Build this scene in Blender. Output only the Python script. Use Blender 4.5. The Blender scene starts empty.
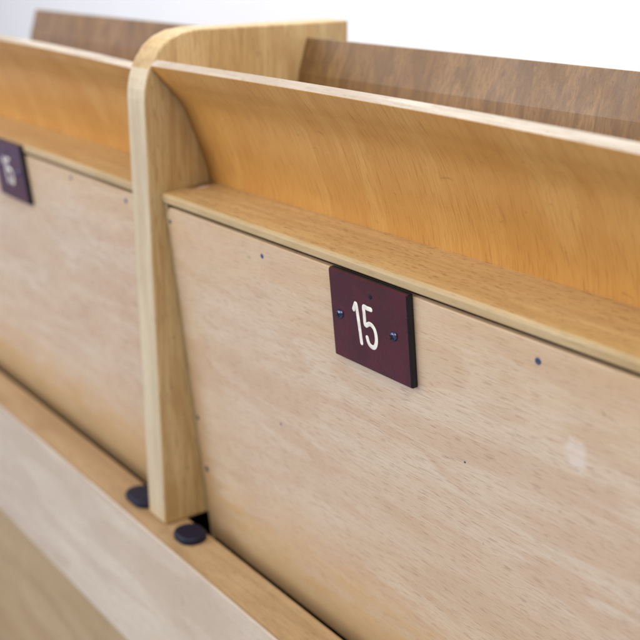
import bpy, bmesh, math, random
from mathutils import Matrix, Vector
random.seed(4)
sc = bpy.context.scene
COL = sc.collection

# ------------------------------------------------------------------ camera, world, lights, exposure
CAM_Z = 0.80                       # the camera stands 0.80 m over the floor of the tier
cam_d = bpy.data.cameras.new('camera')
cam = bpy.data.objects.new('camera', cam_d); COL.objects.link(cam)
R_ = Vector((0.59090114, 0.80674398, 0.0)); U_ = Vector((-0.25511485, 0.18685935, 0.9486833))
W_ = Vector((-0.76534454, 0.56057804, -0.31622777))
cam.matrix_world = Matrix(((R_.x, U_.x, -W_.x, 0), (R_.y, U_.y, -W_.y, 0), (R_.z, U_.z, -W_.z, CAM_Z), (0, 0, 0, 1)))
cam_d.sensor_width = 36.0
cam_d.lens = 36.0 * 1110 / 640
cam_d.clip_start = 0.02; cam_d.clip_end = 60
cam_d.dof.use_dof = True
cam_d.dof.focus_distance = 0.525
cam_d.dof.aperture_fstop = 8.0
sc.camera = cam

world = bpy.data.worlds.new('World'); sc.world = world; world.use_nodes = True
bg = world.node_tree.nodes['Background']
bg.inputs['Color'].default_value = (0.88, 0.90, 1.0, 1); bg.inputs['Strength'].default_value = 0.44

def area(name, loc, target, sx, sy, power, col):
    l = bpy.data.lights.new(name, 'AREA'); l.shape = 'RECTANGLE'; l.size = sx; l.size_y = sy
    l.energy = power; l.color = col
    o = bpy.data.objects.new(name, l); COL.objects.link(o); o.location = loc
    o.rotation_euler = (Vector(target) - Vector(loc)).to_track_quat('-Z', 'Y').to_euler()
    return o
area('window_light', (-1.7, -1.9, 1.75), (-0.6, 0.3, 0.5), 2.4, 1.6, 46, (0.95, 0.95, 0.98))
area('side_window_light', (-3.1, -0.55, 0.75), (-0.5, 0.3, 0.6), 1.5, 1.5, 2.2, (0.42, 0.52, 1.0))
area('top_fill_light', (0.9, -0.55, 2.4), (-0.5, 0.3, 0.5), 1.6, 1.2, 25, (1.0, 0.94, 0.84))  # added fill from above right, brightens the gap, ledge and post side
area('wall_fill_light', (-0.8, 0.75, 2.3), (-0.9, 1.2, 0.9), 3.0, 0.3, 34, (1.0, 0.98, 0.95))  # unseen fill added to keep the wall near white

sc.view_settings.view_transform = 'Standard'; sc.view_settings.look = 'None'
sc.view_settings.gamma = 1.0; sc.view_settings.exposure = 0.32
sc.cycles.use_denoising = True

# ------------------------------------------------------------------ material helpers
class NT:
    def __init__(s, name):
        s.m = bpy.data.materials.new(name); s.m.use_nodes = True
        s.t = s.m.node_tree; s.b = s.t.nodes['Principled BSDF']
    def n(s, typ, **kw):
        x = s.t.nodes.new(typ)
        for k, v in kw.items(): setattr(x, k, v)
        return x
    def l(s, a, b): s.t.links.new(a, b)
    def set(s, node, k, v):
        if hasattr(v, 'is_linked') or isinstance(v, bpy.types.NodeSocket): s.l(v, node.inputs[k])
        else: node.inputs[k].default_value = v
    def math(s, op, a, b=0.0, clamp=False):
        x = s.n('ShaderNodeMath', operation=op); x.use_clamp = clamp
        s.set(x, 0, a); s.set(x, 1, b); return x.outputs[0]
    def coords(s, kind, scale, rot=(0, 0, 0), loc=(0, 0, 0), vec=None):
        mp = s.n('ShaderNodeMapping')
        mp.inputs['Scale'].default_value = scale; mp.inputs['Rotation'].default_value = rot; mp.inputs['Location'].default_value = loc
        if vec is None:
            tc = s.n('ShaderNodeTexCoord'); vec = tc.outputs[kind]
        s.l(vec, mp.inputs['Vector']); return mp.outputs[0]
    def noise(s, vec, scale=1.0, detail=3.0, rough=0.5, dist=0.0):
        x = s.n('ShaderNodeTexNoise'); x.inputs['Scale'].default_value = scale
        x.inputs['Detail'].default_value = detail; x.inputs['Roughness'].default_value = rough
        x.inputs['Distortion'].default_value = dist
        s.l(vec, x.inputs['Vector']); return x.outputs[0]
    def ramp(s, fac, lo, hi, a=0.0, b=1.0):
        x = s.n('ShaderNodeMapRange'); x.interpolation_type = 'SMOOTHSTEP'
        s.set(x, 0, fac); x.inputs[1].default_value = lo; x.inputs[2].default_value = hi
        x.inputs[3].default_value = a; x.inputs[4].default_value = b; return x.outputs[0]
    def mix(s, fac, a, b, mode='MIX'):
        x = s.n('ShaderNodeMix', data_type='RGBA', blend_type=mode)
        s.set(x, 0, fac)
        for k, v in ((6, a), (7, b)):
            if isinstance(v, bpy.types.NodeSocket): s.l(v, x.inputs[k])
            else: x.inputs[k].default_value = (*v, 1)
        return x.outputs[2]
    def bump(s, h, strength, dist):
        x = s.n('ShaderNodeBump'); x.inputs['Strength'].default_value = strength
        x.inputs['Distance'].default_value = dist; s.l(h, x.inputs['Height'])
        s.l(x.outputs[0], s.b.inputs['Normal'])
    def done(s, col, rough, spec=0.5):
        s.set(s.b, 'Base Color', col if isinstance(col, bpy.types.NodeSocket) else (*col, 1))
        s.set(s.b, 'Roughness', rough); s.b.inputs['Specular IOR Level'].default_value = spec
        return s.m

def axis_scale(axis, along, across):
    v = [across, across, across]; v[axis] = along; return tuple(v)

def wood(name, base, dark, light, axis=0, fleck=0.5, figure=(4, 26), fibre=(30, 700), fleckcol=None,
         rough=0.42, spec=0.5, kind='Object', seed=0.0, rot=(0, 0, 0), distort=0.6, fl_scale=(110, 900), fl_lo=0.62, hook=None, bump=0.15):
    """varnished timber: broad figure + fine fibres + short pore flecks, all along one axis"""
    s = NT(name)
    L = (seed, seed * 1.7, seed * .6)
    fig = s.noise(s.coords(kind, axis_scale(axis, *figure), rot, L), 1, 3, .5, distort)
    fib = s.noise(s.coords(kind, axis_scale(axis, *fibre), rot, L), 1, 3, .6, .2)
    flk = s.noise(s.coords(kind, axis_scale(axis, *fl_scale), rot, L), 1, 1, .5, .1)
    patch = s.noise(s.coords(kind, (14, 14, 14), rot, L), 1, 3, .6, .4)
    c = s.mix(s.ramp(fig, .36, .66), base, light)
    c = s.mix(s.ramp(s.noise(s.coords(kind, axis_scale(axis, figure[0] * 1.7, figure[1] * 2.6), rot, (seed + 3, 1, seed)), 1, 2, .5, distort * 1.4), .48, .60, 0, .55), c, dark)
    c = s.mix(s.ramp(fib, .40, .60, 0, .42), c, dark)
    fine = s.noise(s.coords(kind, axis_scale(axis, 160, 2400), rot, L), 1, 2, .7)
    c = s.mix(s.ramp(fine, .50, .68, 0, .30), c, tuple(v * .72 for v in dark))
    smudge = s.noise(s.coords('Object', (45, 45, 45), (0, 0, 0), L), 1, 5, .7, .8)
    c = s.mix(s.ramp(smudge, .56, .74, 0, .16), c, tuple(v * .55 for v in dark))
    c = s.mix(s.ramp(patch, .42, .68, 0, .22), c, light)
    fm = s.ramp(flk, fl_lo, fl_lo + .10, 0, fleck)
    c = s.mix(fm, c, fleckcol or tuple(v * .45 for v in dark))
    if hook: c = hook(s, c)
    dent = s.noise(s.coords('Object', axis_scale(axis if kind == 'Object' else 0, 120, 260), (0, 0, 0), L), 1, 2, .5, .3)
    c = s.mix(s.ramp(dent, .70, .76, 0, .35), c, tuple(v * .5 for v in dark))
    rr = s.ramp(patch, .3, .7, rough - .06, rough + .08)
    h = s.math('SUBTRACT', s.math('MULTIPLY', fib, .5), s.math('MULTIPLY', fm, .6))
    s.bump(h, bump, .0004)
    return s.done(c, rr, spec)

def plain(name, col, rough=.5, spec=.5, metal=0.0, var=.15, scale=200):
    s = NT(name)
    n = s.noise(s.coords('Object', (scale,) * 3), 1, 3, .6)
    c = s.mix(s.ramp(n, .3, .7), tuple(v * (1 - var) for v in col), tuple(min(1, v * (1 + var)) for v in col))
    s.b.inputs['Metallic'].default_value = metal
    return s.done(c, s.ramp(n, .3, .7, rough - .05, rough + .08), spec)

def panel_wood(name, seed, yellow_left, patch_at=None):
    """beech veneer, yellower towards the lower edge, the sides and the top; origin at the panel's bottom centre"""
    def hook(s, c):
        tc = s.n('ShaderNodeTexCoord'); sx = s.n('ShaderNodeSeparateXYZ'); s.l(tc.outputs['Object'], sx.inputs[0])
        X, Z = sx.outputs[0], sx.outputs[2]
        wob = s.noise(s.coords('Object', (18, 18, 70), (0, 0, 0), (seed, 0, 0)), 1, 3, .55, .5)
        wob2 = s.noise(s.coords('Object', (22, 22, 420), (0, 0, 0), (seed, 3, 0)), 1, 3, .6, .2)
        w = s.math('ADD', s.math('MULTIPLY', s.math('SUBTRACT', wob, .5), .07), s.math('MULTIPLY', s.math('SUBTRACT', wob2, .5), .05))
        # bottom band
        mb = s.ramp(s.math('ADD', Z, w), .012, .075, 1, 0)
        # side band, wider lower down
        e = s.math('SUBTRACT', .2, s.math('ABSOLUTE', X))
        ms = s.ramp(s.math('ADD', s.math('ADD', e, s.math('MULTIPLY', Z, .03)), s.math('MULTIPLY', w, .25)), .003, .026, 1, 0)
        ms = s.math('MULTIPLY', ms, s.ramp(Z, .06, .20, 1, .15))
        mt = s.ramp(s.math('ADD', Z, w), .180, .262, 0, .60)
        m = s.math('MAXIMUM', s.math('MAXIMUM', mb, ms), mt)  # yellower towards bottom, sides and top
        c = s.mix(s.math('MULTIPLY', m, .62), c, (.62, .385, .15))
        if patch_at:
            px, pz = patch_at
            v = s.n('ShaderNodeVectorMath', operation='DISTANCE')
            mp = s.coords('Object', (1, 0, .75))
            s.l(mp, v.inputs[0]); v.inputs[1].default_value = (px, 0, pz * .75)
            d = s.math('ADD', v.outputs['Value'], s.math('MULTIPLY', s.math('SUBTRACT', s.noise(s.coords('Object', (260,) * 3), 1, 2), .5), .006))
            c = s.mix(s.math('MULTIPLY', s.ramp(d, .0036, .0070, .60, 0), s.ramp(wob2, .32, .55, .35, 1)), c, (.72, .63, .55))
        return c
    return wood(name, (.605, .46, .31), (.54, .375, .235), (.65, .53, .39), axis=0, fleck=.42, figure=(5, 20), fibre=(36, 1000),
                fleckcol=(.31, .17, .10), seed=seed, hook=hook, rough=.40, fl_scale=(105, 1350), fl_lo=.58, distort=1.1, bump=.12)

M = {}
M['panel_a'] = panel_wood('pale_beech_a', 2.3, True, patch_at=(0.1283, .1966))
M['panel_b'] = panel_wood('pale_beech_b', 7.9, True)
def corner_shade_and_chip(s, c):  # contact shade by the post put into the colour, plus a pale chip
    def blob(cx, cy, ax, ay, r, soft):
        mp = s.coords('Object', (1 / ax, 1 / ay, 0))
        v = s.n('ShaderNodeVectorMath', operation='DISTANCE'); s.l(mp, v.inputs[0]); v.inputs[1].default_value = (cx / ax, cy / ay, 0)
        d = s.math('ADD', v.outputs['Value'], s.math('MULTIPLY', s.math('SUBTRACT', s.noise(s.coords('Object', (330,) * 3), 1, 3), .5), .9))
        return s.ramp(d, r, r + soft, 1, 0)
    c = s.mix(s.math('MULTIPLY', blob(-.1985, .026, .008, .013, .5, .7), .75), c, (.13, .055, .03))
    c = s.mix(s.math('MULTIPLY', blob(-.1925, .024, .0035, .0055, .6, .4), .8), c, (.60, .44, .38))
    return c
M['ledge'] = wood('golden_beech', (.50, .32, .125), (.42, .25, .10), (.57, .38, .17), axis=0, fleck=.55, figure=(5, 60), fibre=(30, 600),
                  fleckcol=(.24, .10, .045), seed=1.1, rough=.38, hook=corner_shade_and_chip, fl_scale=(170, 1000), fl_lo=.60)
M['ledge_edge'] = wood('pale_edge_beech', (.53, .385, .19), (.44, .30, .13), (.59, .455, .26), axis=0, fleck=.2, seed=4.0, rough=.45)
M['pan'] = wood('orange_plywood_veneer', (.61, .315, .078), (.55, .26, .058), (.65, .365, .105), axis=1, fleck=.34, figure=(4, 16), fibre=(10, 1000),
                fleckcol=(.34, .13, .03), kind='UV', seed=3.1, rough=.44, spec=.35, rot=(0, 0, .16), distort=.6, fl_scale=(60, 1300), fl_lo=.57, bump=.2)
M['ply_edge'] = wood('plywood_cut_edge', (.44, .38, .30), (.33, .26, .19), (.54, .48, .40), axis=0, fleck=.2, seed=6.0, rough=.6)
M['back'] = wood('brown_backrest_veneer', (.20, .115, .042), (.12, .064, .023), (.26, .155, .062), axis=2, fleck=.3, figure=(5, 40), fibre=(12, 500), seed=5.0, rough=.45)
M['post'] = wood('post_beech', (.50, .35, .155), (.38, .22, .08), (.58, .43, .22), axis=2, fleck=.45, figure=(5, 34), fibre=(20, 520),
                 fleckcol=(.22, .12, .05), seed=8.0, rough=.42, fl_scale=(90, 800), distort=1.0)
M['post_front'] = wood('post_face_beech', (.58, .475, .30), (.48, .37, .215), (.65, .555, .38), axis=2, fleck=.2, figure=(4, 40), seed=9.0, rough=.42)
M['beam_top'] = wood('beam_top_beech', (.44, .285, .14), (.33, .20, .09), (.50, .345, .185), axis=0, fleck=.35, seed=10.0, rough=.4)
M['ledge_low'] = wood('lower_board_beech', (.44, .31, .15), (.36, .23, .10), (.50, .37, .20), axis=0, fleck=.3, figure=(3, 14), seed=21.0, rough=.45)
M['beam_front'] = wood('beam_front_veneer', (.57, .475, .36), (.48, .38, .27), (.64, .555, .44), axis=0, fleck=.25, figure=(4, 14), seed=12.0, rough=.42)
M['dark_void'] = plain('gap_shade_black', (.03, .022, .018), .7, .2)  # near-black colour standing in for the shade inside the gaps
M['rubber'] = plain('black_blue_rubber', (.006, .007, .024), .5, .3)
M['nail'] = plain('blued_steel', (.10, .13, .22), .38, .5, .8, .4, 900)
M['plate_edge'] = plain('black_plate_edge', (.008, .007, .010), .35, .4)
M['numeral'] = plain('engraved_white_fill', (.80, .77, .68), .55, .3)
M['screw'] = plain('plated_screw_steel', (.10, .12, .20), .32, .5, 1.0, .4, 700)
M['slot'] = plain('screw_recess', (.01, .01, .02), .6, .2)
s = NT('maroon_laminate')
n = s.noise(s.coords('Object', (60, 60, 60)), 1, 4, .6, .4)
n2 = s.noise(s.coords('Object', (900, 60, 900), (0, .5, 0)), 1, 2, .6)
c = s.mix(s.ramp(n, .35, .65), (.048, .002, .005), (.068, .004, .008))
c = s.mix(s.ramp(n2, .60, .75, 0, .10), c, (.08, .02, .025))
M['plate'] = s.done(c, s.math('ADD', s.ramp(n, .3, .7, .10, .18), s.ramp(n2, .5, .7, 0, .05)), .42)
s = NT('white_painted_wall')
n = s.noise(s.coords('Object', (6, 6, 6)), 1, 4, .6)
c = s.mix(n, (.82, .82, .81), (.88, .88, .87)); s.bump(s.noise(s.coords('Object', (160,) * 3), 1, 3), .1, .002)
M['wall'] = s.done(c, .8, .2)
s = NT('grey_linoleum')
n = s.noise(s.coords('Object', (9, 9, 9)), 1, 5, .65, .5); n2 = s.noise(s.coords('Object', (240,) * 3), 1, 2, .6)
c = s.mix(s.ramp(n, .3, .7), (.22, .23, .30), (.30, .31, .38)); c = s.mix(s.ramp(n2, .55, .65, 0, .4), c, (.16, .17, .22))
M['floor'] = s.done(c, .45, .4)

# ------------------------------------------------------------------ mesh helpers
def mesh_obj(name, bm, mats, parent=None, smooth=False):
    me = bpy.data.meshes.new(name); bm.normal_update(); bm.to_mesh(me); bm.free()
    for m in (mats if isinstance(mats, (list, tuple)) else [mats]): me.materials.append(m)
    if smooth:
        for p in me.polygons: p.use_smooth = True
    o = bpy.data.objects.new(name, me); COL.objects.link(o)
    if parent: o.parent = parent
    return o
def box(bm, x0, x1, y0, y1, z0, z1, bev=0.0, seg=2, mat=0):
    r = bmesh.ops.create_cube(bm, size=1.0)
    bmesh.ops.scale(bm, vec=(x1 - x0, y1 - y0, z1 - z0), verts=r['verts'])
    bmesh.ops.translate(bm, vec=((x0 + x1) / 2, (y0 + y1) / 2, (z0 + z1) / 2), verts=r['verts'])
    fs = {f for v in r['verts'] for f in v.link_faces}
    for f in fs: f.material_index = mat
    if bev:
        es = list({e for v in r['verts'] for e in v.link_edges})
        bmesh.ops.bevel(bm, geom=es, offset=bev, segments=seg, profile=.5, affect='EDGES')
def prism(bm, poly, axis, a, b, mat=0):
    """extrude a 2-D outline along an axis: axis 0 -> poly is (y,z), axis 1 -> poly is (x,z)"""
    def P(p, t): return (t, p[0], p[1]) if axis == 0 else (p[0], t, p[1])
    va = [bm.verts.new(P(p, a)) for p in poly]; vb = [bm.verts.new(P(p, b)) for p in poly]
    f = [bm.faces.new(va), bm.faces.new(vb[::-1])]
    for i in range(len(poly)):
        j = (i + 1) % len(poly); f.append(bm.faces.new((va[i], vb[i], vb[j], va[j])))
    for q in f: q.material_index = mat
    bmesh.ops.recalc_face_normals(bm, faces=bm.faces)
    return f
def rrect(x0, x1, z0, z1, r, n=6):
    out = []
    for cx, cz, a0 in ((x1 - r, z1 - r, 0), (x0 + r, z1 - r, 90), (x0 + r, z0 + r, 180), (x1 - r, z0 + r, 270)):
        for k in range(n + 1):
            a = math.radians(a0 + 90 * k / n); out.append((cx + r * math.cos(a), cz + r * math.sin(a)))
    return out
def bevel_sharp(bm, off, seg=2, ang=40):
    es = [e for e in bm.edges if len(e.link_faces) == 2 and e.calc_face_angle(0) > math.radians(ang)]
    bmesh.ops.bevel(bm, geom=es, offset=off, segments=seg, profile=.5, affect='EDGES')
def lathe(bm, prof, c, n=20, mat=0):
    """revolve (radius, height) about -Y at point c: height grows towards the viewer"""
    rings = []
    for r, h in prof:
        if r < 1e-7: rings.append([bm.verts.new((c[0], c[1] - h, c[2]))])
        else: rings.append([bm.verts.new((c[0] + r * math.cos(2 * math.pi * k / n), c[1] - h, c[2] + r * math.sin(2 * math.pi * k / n))) for k in range(n)])
    for A, B in zip(rings, rings[1:]):
        for k in range(n):
            j = (k + 1) % n
            if len(A) == 1: f = bm.faces.new((A[0], B[j], B[k]))
            elif len(B) == 1: f = bm.faces.new((A[k], A[j], B[0]))
            else: f = bm.faces.new((A[k], A[j], B[j], B[k]))
            f.material_index = mat; f.smooth = True
def ztop(z): return CAM_Z + z
def thing(name, label, cat, loc, rot=(0, 0, 0), group=None):
    o = bpy.data.objects.new(name, None); COL.objects.link(o); o.location = loc; o.rotation_euler = rot
    o.empty_display_size = .05; o['label'] = label; o['category'] = cat
    if group: o['group'] = group
    return o
def tag(o, label, cat, group=None):
    o['label'] = label; o['category'] = cat
    if group: o['group'] = group

# ------------------------------------------------------------------ setting
bm = bmesh.new(); box(bm, -7, 3, -3.5, 1.2, -.05, 0)
o = mesh_obj('floor', bm, M['floor']); o['kind'] = 'structure'
bm = bmesh.new(); box(bm, -7, 3, 1.2, 1.3, 0, 2.6)
o = mesh_obj('wall', bm, M['wall'])
tag(o, 'plain white painted wall out of focus behind the seats', 'wall')

# ------------------------------------------------------------------ tip-up seats
TILT = math.atan(.105); ct, st = math.cos(TILT), math.sin(TILT)
Y0, Z0 = .31707, ztop(-.14097)       # front top corner of the box
H = .248                             # height of the box front
BASE = Vector((0, Y0 + st * H, Z0 - ct * H))

def smooth_poly(pts, n=6):
    out = []
    P = [pts[0]] + list(pts) + [pts[-1]]
    for i in range(1, len(P) - 2):
        p0, p1, p2, p3 = map(Vector, P[i - 1:i + 3])
        for k in range(n):
            t = k / n
            out.append(.5 * ((2 * p1) + (-p0 + p2) * t + (2 * p0 - 5 * p1 + 4 * p2 - p3) * t * t + (-p0 + 3 * p1 - 3 * p2 + p3) * t ** 3))
    out.append(Vector(pts[-1])); return out

def stroke(bm, pts, r, flat=.12, n=10):
    """a rounded ribbon along pts (x,z), flattened towards the plate; y is its height over the plate"""
    rings = []
    # hemispherical ends
    d0 = (pts[0] - pts[1]).normalized(); d1 = (pts[-1] - pts[-2]).normalized()
    path = [(pts[0] + d0 * r * math.cos(a), r * math.sin(a)) for a in (.02, .4, .8, 1.2)] + [(p, r) for p in pts] + [(pts[-1] + d1 * r * math.cos(a), r * math.sin(a)) for a in (1.2, .8, .4, .02)]
    for i, (p, rad) in enumerate(path):
        a = path[max(0, i - 1)][0]; b = path[min(len(path) - 1, i + 1)][0]
        t = (b - a); t = t.normalized() if t.length > 1e-9 else d1
        nx = Vector((-t.y, t.x))
        rings.append([bm.verts.new((p.x + nx.x * rad * math.cos(q), -flat * rad * math.sin(q), p.y + nx.y * rad * math.cos(q)))
                      for q in [2 * math.pi * k / n for k in range(n)]])
    for A, B in zip(rings, rings[1:]):
        for k in range(n):
            f = bm.faces.new((A[k], A[(k + 1) % n], B[(k + 1) % n], B[k])); f.smooth = True
    bm.faces.new(rings[0]); bm.faces.new(rings[-1][::-1])
    bmesh.ops.recalc_face_normals(bm, faces=bm.faces)

# digit centre-lines in plate coordinates (metres from the plate centre)
DIGITS = {}
DIGITS['1'] = [(-0.01094, 0.00609), (-0.00998, 0.008), (-0.00898, 0.00948), (-0.00834, 0.0063), (-0.00757, -0.00054), (-0.00659, -0.01047)]
DIGITS['5'] = [(0.00257, 0.00934), (-0.00038, 0.00933), (-0.00289, 0.00939), (-0.00286, 0.00565), (-0.00247, 0.00015), (0.00083, 0.00151), (0.00367, 0.00048), (0.00514, -0.00243), (0.00514, -0.0067), (0.00366, -0.00971), (0.00136, -0.01028), (-0.00077, -0.00906), (-0.00182, -0.00629)]
SCR = [(0.02243, 0.00050), (0.01878, 0.00034)]
HOLE = (0.00296, 0.01604)


PW, PH, PT = .0595, .0471, .0038
def make_plate(parent, cx, cz, digits):
    """number plate; local y=0 is the seat panel's face"""
    bm = bmesh.new()
    prism(bm, rrect(cx - PW / 2, cx + PW / 2, cz - PH / 2, cz + PH / 2, .0005, 2), 1, -PT + .0011, -.0002, mat=1)
    body = list(bm.faces)
    # face sheet with a bevelled rim
    A = rrect(cx - PW / 2, cx + PW / 2, cz - PH / 2, cz + PH / 2, .0005, 2)
    B = rrect(cx - PW / 2 + .0006, cx + PW / 2 - .0006, cz - PH / 2 + .0006, cz + PH / 2 - .0006, .0004, 2)
    va = [bm.verts.new((x, -PT + .0010, z)) for x, z in A]; vb = [bm.verts.new((x, -PT, z)) for x, z in B]
    for i in range(len(A)):
        j = (i + 1) % len(A); f = bm.faces.new((va[i], va[j], vb[j], vb[i])); f.material_index = 1 if i >= len(A) - 4 or i < 1 else 0
    f = bm.faces.new(vb); f.material_index = 0
    bmesh.ops.recalc_face_normals(bm, faces=bm.faces)
    pl = mesh_obj('number_plate', bm, [M['plate'], M['plate_edge']], parent)
    for d, off in digits:
        bm = bmesh.new()
        pts = [Vector((cx + p.x + off, cz + p.y)) for p in smooth_poly(DIGITS[d])]
        stroke(bm, pts, .00122)
        bmesh.ops.translate(bm, vec=(0, -PT - .00001, 0), verts=bm.verts)
        mesh_obj('numeral', bm, M['numeral'], pl, True)
    for sx, sz, ang in ((-SCR[0][0], SCR[0][1], .5), (SCR[1][0], SCR[1][1], 1.1)):
        bm = bmesh.new()
        c = (cx + sx, -PT, cz + sz)
        lathe(bm, [(.0024, 0), (.00235, .0004), (.0019, .0010), (.0011, .0014), (0, .0015)], c, 24, 0)
        r0 = len(bm.verts)
        for k in range(2):      # cross recess
            a = ang + k * math.pi / 2
            dx, dz = math.cos(a), math.sin(a)
            r = bmesh.ops.create_cube(bm, size=1.0)
            bmesh.ops.scale(bm, vec=(.0028, .0006 + k * .0001, .0007), verts=r['verts'])
            bmesh.ops.rotate(bm, cent=(0, 0, 0), matrix=Matrix.Rotation(-a, 3, 'Y'), verts=r['verts'])
            bmesh.ops.translate(bm, vec=(c[0], c[1] - .0013, c[2]), verts=r['verts'])
            for f in {f for v in r['verts'] for f in v.link_faces}: f.material_index = 1
        mesh_obj('screw', bm, [M['screw'], M['slot']], pl)
    bm = bmesh.new()             # spare screw hole in the laminate
    lathe(bm, [(.0014, 0), (.0012, .00012), (0, .00014)], (cx + HOLE[0], -PT, cz + HOLE[1]), 18)
    mesh_obj('screw_hole', bm, M['slot'], pl)
    return pl

PAN = [(0.03697, -0.2), (0.03497, -0.03), (0.03397, 0.00244), (0.03168, 0.01706), (0.02786, 0.03043), (0.02214, 0.04873), (0.0149, 0.06024), (0.00926, 0.06777), (0.00394, 0.07648)]        # seat-pan profile, local (y, z from the box top)
HW = .2015
def make_seat(label, xc, panel_mat, plate_x, plate_z, digits, nails):
    t = thing('tip_up_seat', label, 'seat', (xc, BASE.y, BASE.z), (TILT, 0, 0), 'tip-up seats in a row')
    # top ledge of the box, its front edge paler
    bm = bmesh.new()
    box(bm, -HW, HW, 0.0016, .060, H - .0055, H, .0)
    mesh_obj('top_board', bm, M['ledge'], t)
    bm = bmesh.new()
    prof = [(.0016, H - .0056), (-.0002, H - .0056), (-.0006, H - .0050), (-.0006, H - .0018), (-.0002, H - .0006), (.0008, H - .0001), (.0016, H - .00005)]
    prism(bm, prof, 0, -HW - .0001, HW + .0001)
    mesh_obj('edge_strip', bm, M['ledge_edge'], t)
    for sx in (-1, 1):
        bm = bmesh.new()
        a, b = sorted((sx * HW, sx * (HW - .0022)))
        box(bm, a, b, .0002, .060, 0.0, H - .0058, .0006)
        mesh_obj('side_board', bm, M['ledge_edge'], t)
    # veneered underside panel with rounded corners
    bm = bmesh.new()
    prism(bm, rrect(-HW + .0030, HW - .0030, .0038, H - .0082, .0045), 1, 0, .0035)
    bevel_sharp(bm, .0005, 2)
    mesh_obj('underside_panel', bm, panel_mat, t)
    bm = bmesh.new(); box(bm, -HW + .003, HW - .003, .0045, .012, .001, H - .0062)  # dark board added behind the panel, paints its joints and lower gap black
    mesh_obj('dark_backing', bm, M['dark_void'], t)
    # curved seat pan: plywood shell that curls forward at the top
    bm = bmesh.new(); uvl = bm.loops.layers.uv.new('UVMap')
    prof = smooth_poly([(y, z + H) for y, z in PAN], 8)
    TH = .0052; nx = 24
    s_acc = [0.0]
    for a, b in zip(prof, prof[1:]): s_acc.append(s_acc[-1] + (b - a).length)
    nrm = []
    for i in range(len(prof)):
        d = (prof[min(i + 1, len(prof) - 1)] - prof[max(i - 1, 0)]).normalized(); nrm.append(Vector((d.y, -d.x)))   # (y,z) pointing away from the viewer
    F, Bk = [], []
    for k in range(nx + 1):
        x = -HW - .0005 + (2 * HW + .001) * k / nx
        tw = (x + HW) * .016                      # the shell sits a little deeper towards the right
        rowF, rowB = [], []
        for i, p in enumerate(prof):
            dzp = -(((x + HW) / (2 * HW)) ** 3 if x > -HW else 0) * .006 * max(0, min(1, (p.y - H) / .07))
            rowF.append(bm.verts.new((x, p.x + tw, p.y + dzp)))
            q = p + nrm[i] * TH; rowB.append(bm.verts.new((x, q.x + tw, q.y + dzp)))
        F.append(rowF); Bk.append(rowB)
    def q(vs, mat, uvs=None):
        f = bm.faces.new(vs); f.material_index = mat; f.smooth = mat == 0
        for l in f.loops:
            l[uvl].uv = (l.vert.co.x, l.vert.co.z)
        if uvs:
            for l, uv in zip(f.loops, uvs): l[uvl].uv = uv
    n = len(prof)
    for k in range(nx):
        xa, xb = F[k][0].co.x, F[k + 1][0].co.x
        for i in range(n - 1):
            uv = [(xa, s_acc[i]), (xb, s_acc[i]), (xb, s_acc[i + 1]), (xa, s_acc[i + 1])]
            q((F[k][i], F[k + 1][i], F[k + 1][i + 1], F[k][i + 1]), 0, uv)
            q((Bk[k][i], Bk[k][i + 1], Bk[k + 1][i + 1], Bk[k + 1][i]), 0, [uv[0], uv[3], uv[2], uv[1]])
        q((F[k][n - 1], F[k + 1][n - 1], Bk[k + 1][n - 1], Bk[k][n - 1]), 1)
        q((F[k][0], Bk[k][0], Bk[k + 1][0], F[k + 1][0]), 1)
    for i in range(n - 1):
        q((F[0][i], F[0][i + 1], Bk[0][i + 1], Bk[0][i]), 1)
        q((F[nx][i], Bk[nx][i], Bk[nx][i + 1], F[nx][i + 1]), 1)
    bmesh.ops.recalc_face_normals(bm, faces=bm.faces)
    mesh_obj('seat_pan', bm, [M['pan'], M['ply_edge']], t)
    for x, sdown, r in nails:
        bm = bmesh.new(); r *= random.uniform(.92, 1.08)
        lathe(bm, [(r * 1.0, -.0002), (r, .00012), (r * .8, .00028), (r * .45, .0001), (0, .00005)], (x, 0, H - sdown), 12)
        mesh_obj('nail', bm, M['nail'], t)
    make_plate(t, plate_x, plate_z, digits)
    return t

make_seat('tipped-up seat of pale beech with a sharp maroon plate reading 15, nearest the camera', -0.3943, M['panel_a'], 0.0018, H - .0300,
          [('1', 0), ('5', 0)], [(-0.0942, 0.0167, 0.0015), (-0.1965, 0.0172, 0.0014), (-0.1962, 0.152, 0.0017), (-0.1935, 0.1894, 0.0024), (0.1079, 0.0164, 0.0018), (-0.0936, 0.119, 0.0007), (0.0619, 0.0814, 0.0005)])
make_seat('blurred tipped-up seat left of the divider post, its plate cut by the photo edge', -0.8305, M['panel_b'], -0.0155, H - .0240,
          [('1', 0), ('5', 0)], [(0.0963, 0.0125, 0.0015), (0.1811, 0.0145, 0.0016)])

# ------------------------------------------------------------------ divider post between the seats
PX0, PX1 = -.6203, -.5968
zf = ztop(-.367)
t = thing('divider_post', 'upright pale beech divider post standing on the beam between the two seats', 'post', ((PX0 + PX1) / 2, .36, zf))
hw = (PX1 - PX0) / 2
prof = [(.3086, 0), (.3086, .282), (.3091, .288), (.3104, .294), (.3125, .300), (.3158, .306), (.3205, .312), (.327, .317), (.336, .3205), (.347, .322), (.46, .323), (.46, 0)]
prof = [(y - .36, z + .0003) for y, z in prof]
bm = bmesh.new()
fs = prism(bm, prof, 0, -hw, hw, 0)
for f in bm.faces:
    c = f.calc_center_median()
    if c.y < -.0475 and abs(f.normal.x) < .5: f.material_index = 1
bevel_sharp(bm, .0012, 2, 50)
mesh_obj('post_board', bm, [M['post'], M['post_front']], t)

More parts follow.
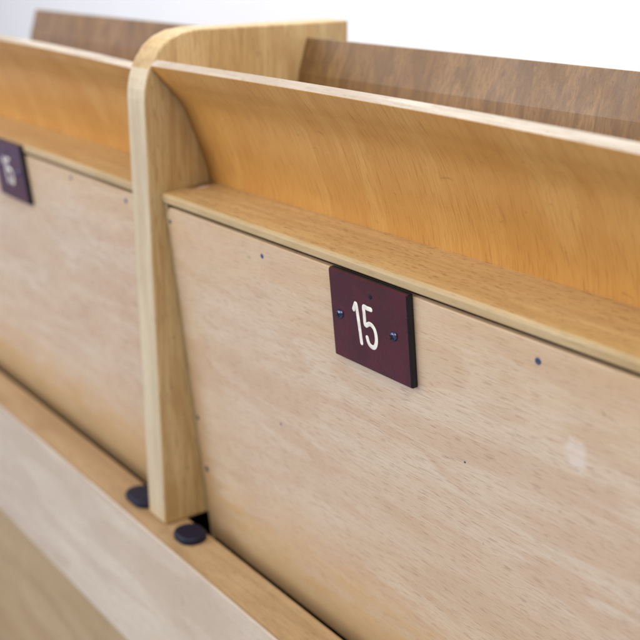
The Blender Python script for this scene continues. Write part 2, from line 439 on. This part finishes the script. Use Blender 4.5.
# ------------------------------------------------------------------ support beam below the seats
BF, BR = .2963, .3243
t = thing('support_beam', 'long beech beam with pale front board running under both seats', 'beam', (-.75, .31, 0))
bm = bmesh.new(); box(bm, -1.3, .75, BF - .31 + .0012, BR + .0012 - .31, zf - .020, zf, .0)
mesh_obj('beam_top', bm, M['beam_top'], t)
bm = bmesh.new(); box(bm, -1.3, .75, BF - .31 - .001, BF - .31 + .0010, zf - .108, zf - .0003, .0006)
mesh_obj('front_board', bm, M['beam_front'], t)
bm = bmesh.new(); box(bm, -1.3, .75, BF - .31 + .0012, BF - .31 + .014, zf - .106, zf - .021)  # unseen dark boards added so the gap behind the beam stays black
box(bm, -1.3, .75, .07, .085, zf - .2, zf + .03)
box(bm, -1.3, .75, BF - .31 + .015, .069, zf - .108, zf - .095)
mesh_obj('dark_gap_boards', bm, M['dark_void'], t)
bm = bmesh.new(); box(bm, -1.3, .75, .024, .040, .0, zf - .1085, .001)
mesh_obj('lower_board', bm, M['ledge_low'], t)
for x0, x1 in ((-.6545, -.6245), (-.5850, -.5620)):
    bm = bmesh.new()
    A = rrect(x0 + .75, x1 + .75, .3045 - .31, .3240 - .31, .0090, 8)
    va = [[bm.verts.new((( (x - (x0 + x1) / 2 - .75) * k + (x0 + x1) / 2 + .75), ((y - .00425) * k + .00425), zf + h)) for x, y in A] for k, h in ((.97, .0001), (1, .0008), (1, .0032), (.94, .0044), (.82, .0050))]
    for P, Q in zip(va, va[1:]):
        for i in range(len(A)):
            j = (i + 1) % len(A); f = bm.faces.new((P[i], P[j], Q[j], Q[i])); f.smooth = True
    bm.faces.new(va[0][::-1]); bm.faces.new(va[-1])
    bmesh.ops.recalc_face_normals(bm, faces=bm.faces)
    mesh_obj('rubber_stop', bm, M['rubber'], t)

# ------------------------------------------------------------------ backrests behind the tipped seats
def backrest(xc, label):
    t = thing('backrest', label, 'backrest', (xc, .40, ztop(-.30)), (0, 0, 0), 'fixed backrests behind the seats')
    prof = [(.0, -.02), (.004, .08), (.010, .16), (.020, .225), (.027, .247), (.0355, .2445), (.0285, .222), (.0185, .158), (.0125, .08), (.0085, -.02)]
    bm = bmesh.new(); prism(bm, prof, 0, -.2075, .2075)
    bevel_sharp(bm, .001, 2, 50)
    mesh_obj('back_board', bm, M['back'], t)
backrest(-.3955, 'brown veneered backrest behind the seat with the sharp plate reading 15')
backrest(-.8317, 'brown veneered backrest behind the blurred seat at the far left')
